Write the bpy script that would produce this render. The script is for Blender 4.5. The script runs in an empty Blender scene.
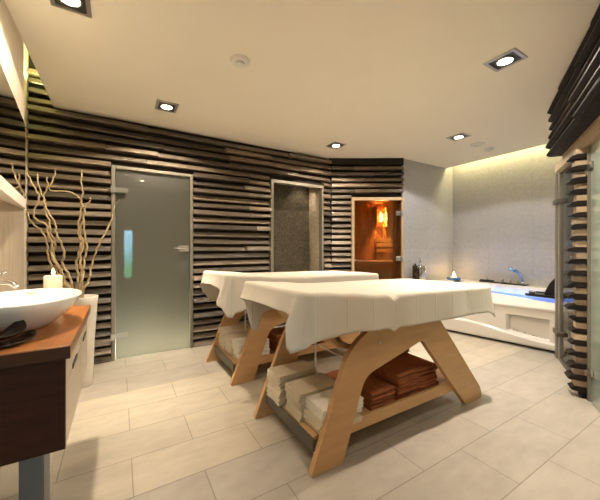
import bpy, math, random
from mathutils import Vector
random.seed(7)
rnd = random.Random(11)
C = bpy.context.scene.collection
PI = math.pi

# ------------------------------------------------------------------ helpers
class MB:
    """collects polygons; build() links them as ONE mesh object"""
    def __init__(s): s.v = []; s.f = []; s.t = []; s.tone = 0.5
    def add(s, vs, fs):
        b = len(s.v); s.v += [tuple(p) for p in vs]
        for f in fs: s.f.append([b+i for i in f]); s.t.append(s.tone)
        return s
    def box(s, x0, x1, y0, y1, z0, z1):
        return s.add([(x0,y0,z0),(x1,y0,z0),(x1,y1,z0),(x0,y1,z0),(x0,y0,z1),(x1,y0,z1),(x1,y1,z1),(x0,y1,z1)],
                     [(3,2,1,0),(4,5,6,7),(0,1,5,4),(1,2,6,5),(2,3,7,6),(3,0,4,7)])
    def loft(s, rings, closed=True, caps=True):
        n = len(rings[0]); vs = [p for r in rings for p in r]; fs = []
        for i in range(len(rings)-1):
            for j in range(n if closed else n-1):
                k = (j+1) % n
                fs.append((i*n+j, i*n+k, (i+1)*n+k, (i+1)*n+j))
        if caps:
            fs.append(tuple(reversed(range(n)))); fs.append(tuple(range((len(rings)-1)*n, len(rings)*n)))
        return s.add(vs, fs)
    def prism(s, pts, fn0, fn1):
        return s.loft([[fn0(p) for p in pts], [fn1(p) for p in pts]])
    def lathe(s, prof, cx, cy, n=32, sx=1, sy=1, caps=True):
        rings = [[(cx+r*sx*math.cos(2*PI*i/n), cy+r*sy*math.sin(2*PI*i/n), z) for i in range(n)] for r, z in prof]
        return s.loft(rings, caps=caps)
    def tube(s, pts, rad, n=8):
        pts = [Vector(p) for p in pts]
        rr = rad if isinstance(rad, (list, tuple)) else [rad]*len(pts)
        rings = []; up = Vector((0.13, 0.31, 0.94)).normalized()
        for i, p in enumerate(pts):
            d = (pts[min(i+1, len(pts)-1)] - pts[max(i-1, 0)]).normalized()
            a = d.cross(up)
            if a.length < 1e-3: a = d.cross(Vector((1, 0, 0)))
            a.normalize(); b = d.cross(a).normalized(); up = b.cross(d) if False else up
            rings.append([p + (a*math.cos(2*PI*k/n) + b*math.sin(2*PI*k/n))*rr[i] for k in range(n)])
        return s.loft(rings)
    def build(s, name, mat, parent=None, base=None, smooth=False, bevel=0, kind=None, solid=0):
        """verts are in world coordinates; base = world origin of the thing"""
        if base is None: base = parent['_b'] if parent is not None and '_b' in parent else (0, 0, 0)
        bx, by, bz = base
        me = bpy.data.meshes.new(name)
        me.from_pydata([(x-bx, y-by, z-bz) for x, y, z in s.v], [], s.f)
        me.validate()
        at = me.attributes.new('tone', 'FLOAT', 'FACE')
        for i in range(min(len(at.data), len(s.t))): at.data[i].value = s.t[i]
        if mat is not None: me.materials.append(mat)
        import bmesh
        bm = bmesh.new(); bm.from_mesh(me); bmesh.ops.recalc_face_normals(bm, faces=bm.faces); bm.to_mesh(me); bm.free()
        if smooth:
            for p in me.polygons: p.use_smooth = True
        o = bpy.data.objects.new(name, me); C.objects.link(o)
        if parent is not None: o.parent = parent
        else: o.location = base
        o['_b'] = list(base)
        if bevel:
            m = o.modifiers.new('bevel', 'BEVEL'); m.width = bevel; m.segments = 2; m.limit_method = 'ANGLE'
        if solid:
            m = o.modifiers.new('solid', 'SOLIDIFY'); m.thickness = solid
        if smooth and smooth != 'all':
            try:
                m = o.modifiers.new('es', 'EDGE_SPLIT'); m.split_angle = math.radians(40)
            except Exception: pass
        if kind: o['kind'] = kind
        return o

def tag(o, label, cat, group=None):
    o['label'] = label; o['category'] = cat
    if group: o['group'] = group
    return o
def thing(name, loc, label, cat, group=None):
    o = bpy.data.objects.new(name, None); C.objects.link(o); o.location = loc; o.empty_display_size = .1
    o['_b'] = list(loc)
    return tag(o, label, cat, group)
def copy_tree(o, parent=None):
    c = o.copy(); C.objects.link(c)
    if parent is not None: c.parent = parent
    for ch in [k for k in list(bpy.data.objects) if k.parent == o]: copy_tree(ch, c)
    return c
def lerp_list(L, x):
    if x <= L[0][0]: return L[0][1]
    for (a, va), (b, vb) in zip(L, L[1:]):
        if x <= b:
            t = (x-a)/(b-a); t = t*t*(3-2*t); return va+(vb-va)*t
    return L[-1][1]
def sm(t): t = max(0, min(1, t)); return t*t*(3-2*t)

# ------------------------------------------------------------------ materials
def mat(name, col, rough=.5, metal=0, noise=0, nscale=8, bump=0, bscale=60, stretch=None, col2=None, tone=0, spec=.5, coat=0, trans=0, emit=None, es=0, sub=0, coords='Object'):
    m = bpy.data.materials.new(name); m.use_nodes = True
    nt = m.node_tree; N = nt.nodes; L = nt.links; b = N['Principled BSDF']
    b.inputs['Roughness'].default_value = rough; b.inputs['Metallic'].default_value = metal
    b.inputs['Specular IOR Level'].default_value = spec
    b.inputs['Coat Weight'].default_value = coat; b.inputs['Coat Roughness'].default_value = .03
    b.inputs['Transmission Weight'].default_value = trans
    if sub: b.inputs['Subsurface Weight'].default_value = sub; b.inputs['Subsurface Radius'].default_value = (.02,.012,.006)
    if emit: b.inputs['Emission Color'].default_value = (*emit, 1); b.inputs['Emission Strength'].default_value = es
    tc = N.new('ShaderNodeTexCoord'); mp = N.new('ShaderNodeMapping'); L.new(tc.outputs[coords], mp.inputs[0])
    if stretch: mp.inputs['Scale'].default_value = stretch
    out = None
    rgb = N.new('ShaderNodeRGB'); rgb.outputs[0].default_value = (*col, 1); out = rgb.outputs[0]
    if noise:
        n = N.new('ShaderNodeTexNoise'); n.inputs['Scale'].default_value = nscale; n.inputs['Detail'].default_value = 6; n.inputs['Roughness'].default_value = .6
        L.new(mp.outputs[0], n.inputs['Vector'])
        c2 = col2 or tuple(c*(1-noise) for c in col)
        mx = N.new('ShaderNodeMix'); mx.data_type = 'RGBA'
        cr = N.new('ShaderNodeMapRange'); cr.inputs[1].default_value = .3; cr.inputs[2].default_value = .7
        L.new(n.outputs[0], cr.inputs[0]); L.new(cr.outputs[0], mx.inputs[0]); L.new(out, mx.inputs[6]); mx.inputs[7].default_value = (*c2, 1)
        out = mx.outputs[2]
    if tone:
        a = N.new('ShaderNodeAttribute'); a.attribute_name = 'tone'
        mr = N.new('ShaderNodeMapRange'); mr.inputs[3].default_value = 1-tone; mr.inputs[4].default_value = 1+tone
        L.new(a.outputs['Fac'], mr.inputs[0])
        h = N.new('ShaderNodeVectorMath'); h.operation = 'SCALE'; L.new(out, h.inputs[0]); L.new(mr.outputs[0], h.inputs['Scale']); out = h.outputs[0]
    L.new(out, b.inputs['Base Color'])
    if bump:
        n2 = N.new('ShaderNodeTexNoise'); n2.inputs['Scale'].default_value = bscale; n2.inputs['Detail'].default_value = 4
        L.new(mp.outputs[0], n2.inputs['Vector'])
        bp = N.new('ShaderNodeBump'); bp.inputs['Strength'].default_value = bump; bp.inputs['Distance'].default_value = .01
        L.new(n2.outputs[0], bp.inputs['Height']); L.new(bp.outputs[0], b.inputs['Normal'])
    return m

def tile_mat(name, c1, c2, mortar, bw, rh, off=(0,0,0), rough=.5, msize=.004, rot=None, noise=.1, nscale=5, offset=.5, spec=.5, bumpy=.15, bias=0, nstretch=(1,1,1)):
    m = bpy.data.materials.new(name); m.use_nodes = True
    nt = m.node_tree; N = nt.nodes; L = nt.links; b = N['Principled BSDF']
    b.inputs['Roughness'].default_value = rough; b.inputs['Specular IOR Level'].default_value = spec
    tc = N.new('ShaderNodeTexCoord'); mp = N.new('ShaderNodeMapping'); L.new(tc.outputs['Object'], mp.inputs[0])
    mp.inputs['Location'].default_value = off
    if rot: mp.inputs['Rotation'].default_value = rot
    br = N.new('ShaderNodeTexBrick'); L.new(mp.outputs[0], br.inputs['Vector'])
    br.inputs['Color1'].default_value = (*c1, 1); br.inputs['Color2'].default_value = (*c2, 1); br.inputs['Mortar'].default_value = (*mortar, 1)
    br.inputs['Scale'].default_value = 1; br.inputs['Mortar Size'].default_value = msize; br.inputs['Mortar Smooth'].default_value = .1
    br.inputs['Brick Width'].default_value = bw; br.inputs['Row Height'].default_value = rh; br.offset = offset
    br.inputs['Bias'].default_value = bias
    ms = N.new('ShaderNodeMapping'); L.new(tc.outputs['Object'], ms.inputs[0]); ms.inputs['Scale'].default_value = nstretch
    n = N.new('ShaderNodeTexNoise'); n.inputs['Scale'].default_value = nscale; n.inputs['Detail'].default_value = 8; n.inputs['Roughness'].default_value = .65
    L.new(ms.outputs[0], n.inputs['Vector'])
    mr = N.new('ShaderNodeMapRange'); mr.inputs[1].default_value = .3; mr.inputs[2].default_value = .7; mr.inputs[3].default_value = 1-noise; mr.inputs[4].default_value = 1+noise*.5
    L.new(n.outputs[0], mr.inputs[0])
    h = N.new('ShaderNodeVectorMath'); h.operation = 'SCALE'; L.new(br.outputs[0], h.inputs[0]); L.new(mr.outputs[0], h.inputs['Scale'])
    L.new(h.outputs[0], b.inputs['Base Color'])
    bp = N.new('ShaderNodeBump'); bp.inputs['Strength'].default_value = bumpy; bp.inputs['Distance'].default_value = .004; bp.invert = True
    L.new(br.outputs['Fac'], bp.inputs['Height']); L.new(bp.outputs[0], b.inputs['Normal'])
    return m

def clear_glass(name, tint, refl=.10):
    m = bpy.data.materials.new(name); m.use_nodes = True
    nt = m.node_tree; N = nt.nodes; L = nt.links; N.remove(N['Principled BSDF'])
    t = N.new('ShaderNodeBsdfTransparent'); t.inputs[0].default_value = (*tint, 1)
    g = N.new('ShaderNodeBsdfGlossy'); g.inputs['Roughness'].default_value = .02; g.inputs[0].default_value = (.9,.9,.9,1)
    fr = N.new('ShaderNodeFresnel'); fr.inputs[0].default_value = 1.35
    mx = N.new('ShaderNodeMixShader'); L.new(fr.outputs[0], mx.inputs[0]); L.new(t.outputs[0], mx.inputs[1]); L.new(g.outputs[0], mx.inputs[2])
    L.new(mx.outputs[0], N['Material Output'].inputs[0])
    return m

M = {}
M['ceiling'] = mat('ceiling_plaster', (.92,.86,.74), .9, noise=.02, nscale=2)
M['cove'] = mat('cove_paint', (.80,.74,.60), .9, noise=.03)
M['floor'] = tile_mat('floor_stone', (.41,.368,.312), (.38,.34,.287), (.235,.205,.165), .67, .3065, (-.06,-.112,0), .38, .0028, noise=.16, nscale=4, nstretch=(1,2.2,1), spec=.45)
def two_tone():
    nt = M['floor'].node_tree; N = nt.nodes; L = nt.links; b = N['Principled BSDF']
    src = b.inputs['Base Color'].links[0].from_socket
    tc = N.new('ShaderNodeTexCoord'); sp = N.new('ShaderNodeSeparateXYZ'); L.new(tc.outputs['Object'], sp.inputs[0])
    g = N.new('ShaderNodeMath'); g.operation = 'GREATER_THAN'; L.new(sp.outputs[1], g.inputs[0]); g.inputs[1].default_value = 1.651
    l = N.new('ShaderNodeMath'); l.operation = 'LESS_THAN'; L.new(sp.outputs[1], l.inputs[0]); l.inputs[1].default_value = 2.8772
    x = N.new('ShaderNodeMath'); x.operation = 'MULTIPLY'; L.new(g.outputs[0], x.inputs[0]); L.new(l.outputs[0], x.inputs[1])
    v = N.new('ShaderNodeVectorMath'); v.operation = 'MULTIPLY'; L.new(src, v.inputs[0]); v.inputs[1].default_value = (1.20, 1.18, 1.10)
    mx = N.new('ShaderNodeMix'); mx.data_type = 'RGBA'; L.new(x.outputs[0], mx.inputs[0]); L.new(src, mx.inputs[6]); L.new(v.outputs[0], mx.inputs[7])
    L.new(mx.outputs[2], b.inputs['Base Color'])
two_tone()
M['slat'] = mat('aged_slat_wood', (.205,.155,.105), .36, noise=1, col2=(.058,.042,.028), nscale=4, stretch=(2.0,2.0,26), bump=.6, bscale=9, tone=.65, spec=.7)
M['slat_dark'] = mat('dark_slat_wood', (.017,.011,.008), .62, noise=.5, nscale=8, stretch=(3,3,25), bump=.4, bscale=9, tone=.4, spec=.25)
M['backing'] = mat('slat_backing', (.018,.012,.008), .9, noise=.2)
M['block'] = mat('spacer_wood', (.52,.39,.26), .6, noise=.3, nscale=12, tone=.2)
M['frame'] = mat('brushed_frame', (.25,.225,.18), .45, metal=.3, noise=.08, nscale=20, stretch=(1,1,.1))
M['palewood'] = mat('pale_frame_wood', (.50,.375,.24), .5, noise=.2, nscale=8, stretch=(6,6,.7))
M['steel'] = mat('brushed_steel', (.62,.60,.57), .28, metal=1, noise=.08, nscale=40)
M['chrome'] = mat('chrome', (.85,.85,.85), .08, metal=1, noise=.02)
M['grey_metal'] = mat('grey_metal_leg', (.16,.165,.17), .4, metal=.3, noise=.1)
M['rail_metal'] = mat('shelf_edge_metal', (.13,.115,.095), .45, metal=.4, noise=.1)
M['stone_panel'] = mat('beige_stone_panel', (.50,.42,.32), .55, noise=.22, nscale=7, stretch=(4,4,.6), bump=.1, bscale=10)
M['plaster'] = mat('warm_plaster', (.74,.66,.54), .85, noise=.04, nscale=3)
M['tubwall'] = tile_mat('grey_wall_tile', (.44,.435,.45), (.42,.415,.43), (.36,.355,.365), .60, .32, (0,.1,0), .42, .0022, rot=(0,0,0), noise=.14, nscale=22, offset=0)
M['ply'] = mat('birch_plywood', (.60,.36,.165), .42, noise=.16, nscale=3, stretch=(1.2,1.2,7), bump=.03, bscale=30, spec=.45)
M['ply_edge'] = mat('plywood_edge', (.50,.31,.15), .5, noise=.3, nscale=8, stretch=(1,1,40))
M['sheet'] = mat('linen_sheet', (.66,.61,.535), .85, noise=.03, nscale=4, bump=.10, bscale=260, spec=.2)
def creases():
    nt = M['sheet'].node_tree; N = nt.nodes; L = nt.links; b = N['Principled BSDF']
    old = b.inputs['Normal'].links[0].from_socket
    tc = N.new('ShaderNodeTexCoord'); mp = N.new('ShaderNodeMapping'); L.new(tc.outputs['Object'], mp.inputs[0]); mp.inputs['Rotation'].default_value = (PI/2, 0, 0); mp.inputs['Location'].default_value = (.07, .12, 0)
    br = N.new('ShaderNodeTexBrick'); L.new(mp.outputs[0], br.inputs['Vector']); br.offset = 0
    br.inputs['Scale'].default_value = 1; br.inputs['Brick Width'].default_value = .185; br.inputs['Row Height'].default_value = .42
    br.inputs['Mortar Size'].default_value = .006; br.inputs['Mortar Smooth'].default_value = 1
    n = N.new('ShaderNodeTexNoise'); n.inputs['Scale'].default_value = 9; n.inputs['Detail'].default_value = 3; L.new(tc.outputs['Object'], n.inputs['Vector'])
    ml = N.new('ShaderNodeMath'); ml.operation = 'MULTIPLY_ADD'; L.new(n.outputs[0], ml.inputs[0]); ml.inputs[1].default_value = .8; L.new(br.outputs['Fac'], ml.inputs[2])
    bp = N.new('ShaderNodeBump'); bp.inputs['Strength'].default_value = .40; bp.inputs['Distance'].default_value = .008
    L.new(ml.outputs[0], bp.inputs['Height']); L.new(old, bp.inputs['Normal']); L.new(bp.outputs[0], b.inputs['Normal'])
creases()
M['cushion'] = mat('cushion_vinyl', (.6,.55,.46), .6, noise=.05)
M['cream'] = mat('cream_terry', (.80,.70,.54), .95, noise=.14, nscale=25, bump=.45, bscale=320, tone=.10, spec=.1)
M['white'] = mat('white_terry', (.86,.82,.74), .95, noise=.10, nscale=25, bump=.45, bscale=320, spec=.1)
M['brown'] = mat('rust_terry', (.37,.130,.058), .95, noise=.25, nscale=25, bump=.5, bscale=320, spec=.1)
M['vanity_wood'] = mat('dark_walnut', (.055,.018,.009), .45, noise=.5, nscale=3, stretch=(2,2,14), spec=.2)
M['edge'] = mat('counter_edge_shade', (.075,.026,.010), .45, noise=.4, nscale=3, stretch=(2,2,14), spec=.3)  # shade on the countertop's end, put into the colour
M['counter'] = mat('oiled_teak', (.40,.150,.042), .28, noise=.38, nscale=3.5, stretch=(9,1.1,9), spec=.5)
M['counter_edge'] = M['counter']
M['drawer'] = mat('pale_veneer', (.60,.50,.38), .4, noise=.12, nscale=5, stretch=(2,2,8))
M['ceramic'] = mat('white_ceramic', (.86,.84,.80), .12, noise=.01, spec=.5)
M['vase'] = mat('cream_ceramic', (.70,.645,.55), .35, noise=.05)
M['branch'] = mat('bleached_willow', (.66,.50,.29), .65, noise=.35, nscale=20, bump=.3, bscale=40)
M['leather'] = mat('dark_brown_lacquer', (.030,.015,.009), .25, noise=.4, nscale=10)
M['wax'] = mat('ivory_wax', (.88,.78,.60), .45, noise=.03, sub=.25, emit=(1,.62,.28), es=.10)
M['flame'] = mat('candle_flame', (1,.7,.3), .5, emit=(1,.62,.2), es=14)
M['wick'] = mat('wick', (.02,.02,.02), .8)
M['acrylic'] = mat('white_acrylic', (.68,.635,.58), .16, noise=.01, spec=.5)
M['black'] = mat('black_plastic', (.012,.012,.014), .3, noise=.2)
M['bluelit_chrome'] = mat('blue_lit_chrome', (.16,.36,.75), .15, metal=.6, noise=.05)  # plain chrome with the bath's blue light painted into its colour
M['blueglass'] = mat('blue_candle_glass', (.10,.22,.48), .1, noise=.1, spec=.6)
M['tumbler'] = clear_glass('clear_tumbler', (.80,.80,.78))
M['pane'] = clear_glass('clear_pane', (.90,.95,.92))
M['bronze'] = clear_glass('bronze_pane', (.80,.66,.50))
M['frost'] = mat('frosted_glass', (.30,.295,.245), .5, noise=.04, nscale=3, trans=.85, coat=1, spec=.5)
M['frost_green'] = mat('green_frosted_glass', (.56,.68,.60), .35, noise=.06, nscale=3, trans=.55, coat=1, spec=.5)
M['mosaic'] = tile_mat('dark_mosaic', (.155,.125,.080), (.055,.045,.030), (.055,.047,.036), .02, .02, (0,0,0), .3, .0022, noise=.35, nscale=14, offset=0)
M['mosaic_light'] = tile_mat('pale_mosaic', (.64,.54,.39), (.46,.38,.27), (.24,.2,.14), .02, .02, (0,0,0), .35, .0022, rot=(0,0,PI/2), noise=.25, nscale=14, offset=0)
M['sauna_wood'] = mat('sauna_cladding', (.56,.29,.10), .5, noise=.3, nscale=4, stretch=(7,7,.8))
M['sauna_light'] = mat('sauna_bench_wood', (.66,.42,.19), .5, noise=.2, nscale=4, stretch=(2,2,2))
M['lampglow'] = mat('lit_lamp', (1,.85,.6), .5, emit=(1,.86,.62), es=38)
M['saunaglow'] = mat('lit_sauna_bulb', (1,.6,.2), .5, emit=(1,.60,.22), es=14)
M['reflector'] = mat('lamp_housing_grey', (.10,.10,.10), .3, metal=.6, noise=.3, nscale=40)
M['lampframe'] = mat('lamp_frame_nickel', (.55,.54,.52), .3, metal=.9, noise=.05)
M['steam_tile'] = tile_mat('steam_tile', (.46,.47,.40), (.43,.44,.38), (.32,.33,.28), .3, .06, (0,0,0), .3, .003, rot=(PI/2,0,0), noise=.1, offset=.5)
M['plastic_white'] = mat('white_plastic', (.80,.78,.74), .5, noise=.01)
M['water'] = mat('bath_water', (.16,.33,.80), .25, noise=.15, nscale=6, bump=.2, bscale=8, spec=.15)  # blue glow of the bath light put into the water colour
M['silver'] = mat('polished_silver', (.70,.68,.65), .15, metal=1, noise=.05)
M['mirror'] = mat('mirror_silver', (.92,.92,.90), .02, metal=1, noise=.005)
M['glow_white'] = mat('mirror_cabinet_white', (.84,.80,.72), .5, noise=.02)

CZ = 2.571; D = 3.76; PX = -.547; LX = -.738

# ------------------------------------------------------------------ shell
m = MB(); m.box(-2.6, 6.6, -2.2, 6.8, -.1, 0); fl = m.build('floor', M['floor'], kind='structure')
m = MB()
m.box(-.85, 4.88, -2.2, 2.684, CZ, CZ+.12); m.box(PX, 4.88, 2.684, D+.3, CZ, CZ+.12)
m.box(4.88, 5.2, -2.2, .2, CZ, CZ+.12)
m.box(-1.0, 5.3, -2.2, 4.0, 3.05, 3.12)
m.build('ceiling', M['ceiling'], kind='structure')
# left wall: panel with the mirror, then the deeper recess lit from the cove
m = MB(); m.box(LX-.1, PX, -1.6, 2.684, 0, 1.46); wl = m.build('wall_left', M['stone_panel'], kind='structure')
m = MB(); m.box(LX-.1, PX, -1.6, 2.684, 1.46, CZ); m.build('upper_plaster', M['plaster'], wl, kind='structure')
m = MB(); m.box(LX-.08, LX, 2.684, 4.0, 0, 3.05); m.box(LX-.08, LX, -1.6, 2.684, CZ, 3.05)
m.build('wall_recess', M['plaster'], kind='structure')

# ---- slatted walls
TONE = random.Random(5)
def slats(mb, p0, dv, nv, length, rows, openings, prot, face, lean, jit, pitch, r, seg=(.45, 1.25), inset=None):
    for k in rows:
        z0 = k*pitch
        ivs = [(0, length)]
        for (a, b, za, zb) in openings:
            if z0+face > za and z0 < zb:
                nv2 = []
                for (u, w) in ivs:
                    if b <= u or a >= w: nv2.append((u, w)); continue
                    if a > u: nv2.append((u, a))
                    if b < w: nv2.append((b, w))
                ivs = nv2
        for (u, w) in ivs:
            s = u
            while s < w-.01:
                e = s + r.uniform(*seg)
                if w-e < .2: e = w
                p = prot + r.uniform(-jit, jit); dz = r.uniform(-.003, .003); tw = r.uniform(-.004, .004); fc = face+r.uniform(-.005, .004)
                mb.tone = TONE.random()
                def P(o, z, ss): return (p0[0]+dv[0]*ss+nv[0]*o, p0[1]+dv[1]*ss+nv[1]*o, z)
                prof = [(0, z0+.004+dz), (p-.004, z0+dz), (p, z0+.006+dz), (p-lean, z0+fc+dz-.004), (p-lean-.005, z0+fc+dz), (0, z0+fc+dz)]
                g = .0022
                rings = [[P(o, z+tw*f, ss) for o, z in prof] for ss, f in ((s+g, -1), (e-g, 1))]
                mb.loft(rings); s = e
PITCH = .0885
# back wall
DOOR = (-.072, .758, -.1, 2.066); NICHE = (1.775, 2.66, -.1, 2.13)
m = MB()
m.box(-.82, -.070, D+.02, D+.14, 0, 3.05); m.box(.756, 1.775, D+.02, D+.14, 0, 3.05); m.box(2.66, 2.86, D+.02, D+.14, 0, CZ)
m.box(-.070, .756, D+.02, D+.14, 2.062, 3.05); m.box(1.775, 2.66, D+.02, D+.14, 2.13, CZ)
wb = m.build('wall_back', M['backing'], kind='structure')
m = MB()
x0 = LX+.002
ops = [(a-x0, b-x0, za, zb) for a, b, za, zb in (DOOR, NICHE)]
slats(m, (x0, D+.02), (1, 0), (0, -1), 2.80-x0, range(0, 29), ops, .075, .056, .028, .025, PITCH, rnd)
slats(m, (x0, D+.02), (1, 0), (0, -1), PX-.004-x0, range(29, 33), [], .075, .054, .020, .008, PITCH, rnd)
o = m.build('slat_cladding', M['slat'], wb, kind='structure')
# sauna wall (diagonal)
S0 = (2.795, 3.76); SE = (3.771, 3.159); sl = math.hypot(SE[0]-S0[0], SE[1]-S0[1])
sd = ((SE[0]-S0[0])/sl, (SE[1]-S0[1])/sl); sn = (sd[1], -sd[0])           # sn points into the room
if sn[1] > 0: sn = (-sn[0], -sn[1])
def SP(s, o, z): return (S0[0]+sd[0]*s+sn[0]*o, S0[1]+sd[1]*s+sn[1]*o, z)
def sbox(mb, s0, s1, o0, o1, z0, z1, F=None):
    F = F or SP
    vs = [F(s, o, z) for z in (z0, z1) for s, o in ((s0, o0), (s1, o0), (s1, o1), (s0, o1))]
    return mb.add(vs, [(3,2,1,0),(4,5,6,7),(0,1,5,4),(1,2,6,5),(2,3,7,6),(3,0,4,7)])
SD0, SD1, SDZ = .345, 1.146, 1.965
m = MB(); sbox(m, -.02, SD0, -.14, -.02, 0, CZ); sbox(m, SD0, sl, -.14, -.02, SDZ, CZ); sbox(m, 0, sl, -.02, .03, CZ-.10, CZ)
ws = m.build('wall_sauna', M['backing'], kind='structure')
m = MB(); slats(m, SP(.04, -.02, 0)[:2], sd, sn, sl-.04, range(0, 29), [(SD0-.04, SD1, -.1, SDZ), (-.1, 3, CZ-.115, 3)], .075, .054, .02, .012, PITCH, rnd, (.3, .75))
m.build('slat_cladding', M['slat'], ws, kind='structure')
# tub alcove walls
m = MB(); m.box(0, 1.40, 0, 3.05, 0, .1)                       # local x along wall, y up
ow = m.build('wall_alcove', M['tubwall'], kind='structure'); ow.location = (3.765, 3.16, 0); ow.rotation_euler = (PI/2, 0, 0)
ow.location.y = 3.26
m = MB(); m.box(0, 4.8, 0, 3.05, 0, .1)
ow = m.build('wall_tub', M['tubwall'], kind='structure'); ow.location = (5.075, 3.16, 0); ow.rotation_euler = (PI/2, 0, -PI/2)
ow.location.x = 5.175

# ------------------------------------------------------------------ right wall (glass cabin front under a slatted header)
RO = (3.975, 1.274); rd = (-.882, -.472); rn = (-.472, .882)
def RP(s, o, z): return (RO[0]+rd[0]*s+rn[0]*o, RO[1]+rd[1]*s+rn[1]*o, z)
def rbox(mb, *a): return sbox(mb, *a, F=RP)
rr = random.Random(21)
m = MB(); rbox(m, .33, 5.6, -.12, .06, 2.06, CZ); rbox(m, 2.3, 4.19, -.12, 0, 0, 2.06); rbox(m, 4.46, 5.6, -.12, 0, 0, 2.06)
rbox(m, 4.19, 4.46, -.12, 0, 0, .45); rbox(m, 4.19, 4.46, -.12, 0, 1.62, 2.06)
wr = m.build('wall_right', M['block'], kind='structure')
m = MB()
slats(m, RP(.318, .05, 0)[:2], rd, rn, 5.2, [], [], .1, .03, 0, .01, .085, rr)
for k in range(6):
    z0 = 2.078 + k*.0835; s = .318 + rr.uniform(-.02, .02)
    while s < 5.4:
        e = s+rr.uniform(.5, 1.3); p = .172+rr.uniform(-.012, .012)+(.02 if s > 1.1 else 0); t = .04; m.tone = rr.random()
        prof = [(.05, z0), (p-.03, z0+.002), (p, z0+.018), (p-.002, z0+.034), (p-.006, z0+t+.004), (.05, z0+t+.006)]
        tw = rr.uniform(-.006, .006)
        m.loft([[RP(s+.001, o, z-tw) for o, z in prof], [RP(e-.001, o+rr.uniform(-.004,.004), z+tw) for o, z in prof]]); s = e
m.build('header_slats', M['slat_dark'], wr, kind='structure')
m = MB(); rbox(m, -.02, 5.4, -.04, .055, 1.985, 2.06); m.build('lintel', M['palewood'], wr, kind='structure')
# slatted pier between the two glass panels
m = MB(); pb = MB()
for k in range(22):
    z0 = .055 + k*.0925
    if z0 > 1.94: break
    m.tone = rr.random(); p = .135+rr.uniform(-.022, .014); a = .82+rr.uniform(-.01, .01); e = .925+rr.uniform(-.012, .014)
    q = rr.uniform(.0, .012)
    prof = [(-.03, z0), (p-.05, z0-.002-q*.4), (p-.012, z0+.004-q), (p, z0+.012-q), (p-.02, z0+.026), (p-.05, z0+.034), (-.03, z0+.034)]
    m.loft([[RP(a, o, z) for o, z in prof], [RP(e, o, z) for o, z in prof]])
    pb.tone = rr.random(); pb_p = .085+rr.uniform(-.012, .012)
    rbox(pb, .83, .915, -.03, pb_p, z0+.0345, z0+.0925-.014)
    pb.tone = .2
rbox(m, .83, .915, -.03, .05, 0, .05)
pr = pb.build('pier', M['block'], kind='structure'); pr.name = 'wall_pier'
m.build('slat', M['slat_dark'], pr, kind='structure')
# fixed clear pane from post to pier
m = MB(); rbox(m, -.17, -.085, -.022, .03, 0, 1.985); rbox(m, -.085, -.0, -.012, .02, 0, 1.985)
d3 = m.build('door_3', M['frame'], kind='structure')
m = MB(); rbox(m, 0, .82, -.006, .004, .03, 1.985); m.build('glass_pane', M['pane'], d3)
m = MB(); rbox(m, 0, .95, -.02, .02, 0, .03); m.build('threshold', M['rail_metal'], d3)
for z in (.26, 1.66):
    m = MB(); rbox(m, -.19, .02, .03, .045, z, z+.05); rbox(m, -.05, .03, -.03, .05, z+.005, z+.045); m.build('clamp', M['rail_metal'], d3, bevel=.004)
m = MB(); m.lathe([(.0, 0), (.012, .001), (.014, .012), (.008, .02), (0, .022)], 0, 0, 14)
kb = m.build('knob', M['chrome'], d3, base=(0,0,0), smooth='all'); kb.location = RP(.45, .006, 1.10); kb.rotation_euler = (PI/2, 0, math.atan2(rn[1], rn[0])+PI/2)
# frosted green glass door
m = MB(); rbox(m, .930, .955, -.02, .02, 0, 1.985); rbox(m, 2.27, 2.3, -.02, .02, 0, 1.985)
d4 = m.build('door_4', M['frame'], kind='structure')
m = MB(); rbox(m, .958, 2.265, -.006, .004, .015, 1.975); m.build('glass_pane', M['frost_green'], d4)
for z in (.215, 1.80):
    m = MB(); rbox(m, .925, 1.03, .006, .022, z, z+.05); rbox(m, .905, .93, .0, .03, z-.03, z+.035); m.build('hinge', M['steel'], d4, bevel=.003)
# cabin walls behind the glass
m = MB(); m.box(1.2, 5.2, -1.6, -1.5, 0, 3.05); m.box(1.1, 1.2, -1.6, -.35, 0, CZ); m.build('wall_cabin', M['steam_tile'], kind='structure')
# window in the wall behind the camera (seen mirrored in the frosted door)
m = MB()
for a, b, za, zb in ((4.19,4.21,.45,1.62),(4.44,4.46,.45,1.62),(4.21,4.44,.45,.47),(4.21,4.44,1.60,1.62)): rbox(m, a, b, -.10, -.02, za, zb)
w1 = m.build('window_1', M['frame'], kind='structure')
m = MB(); rbox(m, 4.21, 4.44, -.065, -.058, .47, 1.60); m.build('window_pane', M['pane'], w1)

# ------------------------------------------------------------------ door 1: frosted glass door
m = MB()
fy0, fy1 = D-.045, D+.02
m.box(-.070, -.035, fy0, fy1, 0, 2.062); m.box(.722, .756, fy0, fy1, 0, 2.062); m.box(-.035, .722, fy0, fy1, 2.03, 2.062)
d1 = m.build('door_1', M['frame'], kind='structure', bevel=.004)
m = MB(); m.box(-.03, .717, D-.012, D, .004, 2.024); m.build('glass_pane', M['frost'], d1)
for z in (.26, 1.80):
    m = MB(); m.lathe([(.024, 0), (.027, .006), (.024, .012)], 0, 0, 20)
    n = 16; pts = [(-.075, -.024), (.06, -.022)] + [(.06+.024*math.cos(a), .024*math.sin(a)) for a in [(-PI/2)+PI*i/10 for i in range(11)]] + [(.06, .022), (-.075, .024)]
    m = MB(); m.prism(pts, lambda p, z=z: (p[0], D-.060, z+p[1]), lambda p, z=z: (p[0], D-.030, z+p[1])); m.box(-.075, -.045, D-.08, D-.03, z-.035, z+.035)
    m.build('hinge', M['steel'], d1, bevel=.003)
m = MB(); m.box(.595, .712, D-.03, D-.012, 1.145, 1.215); m.build('lock_plate', M['steel'], d1, bevel=.006)
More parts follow.
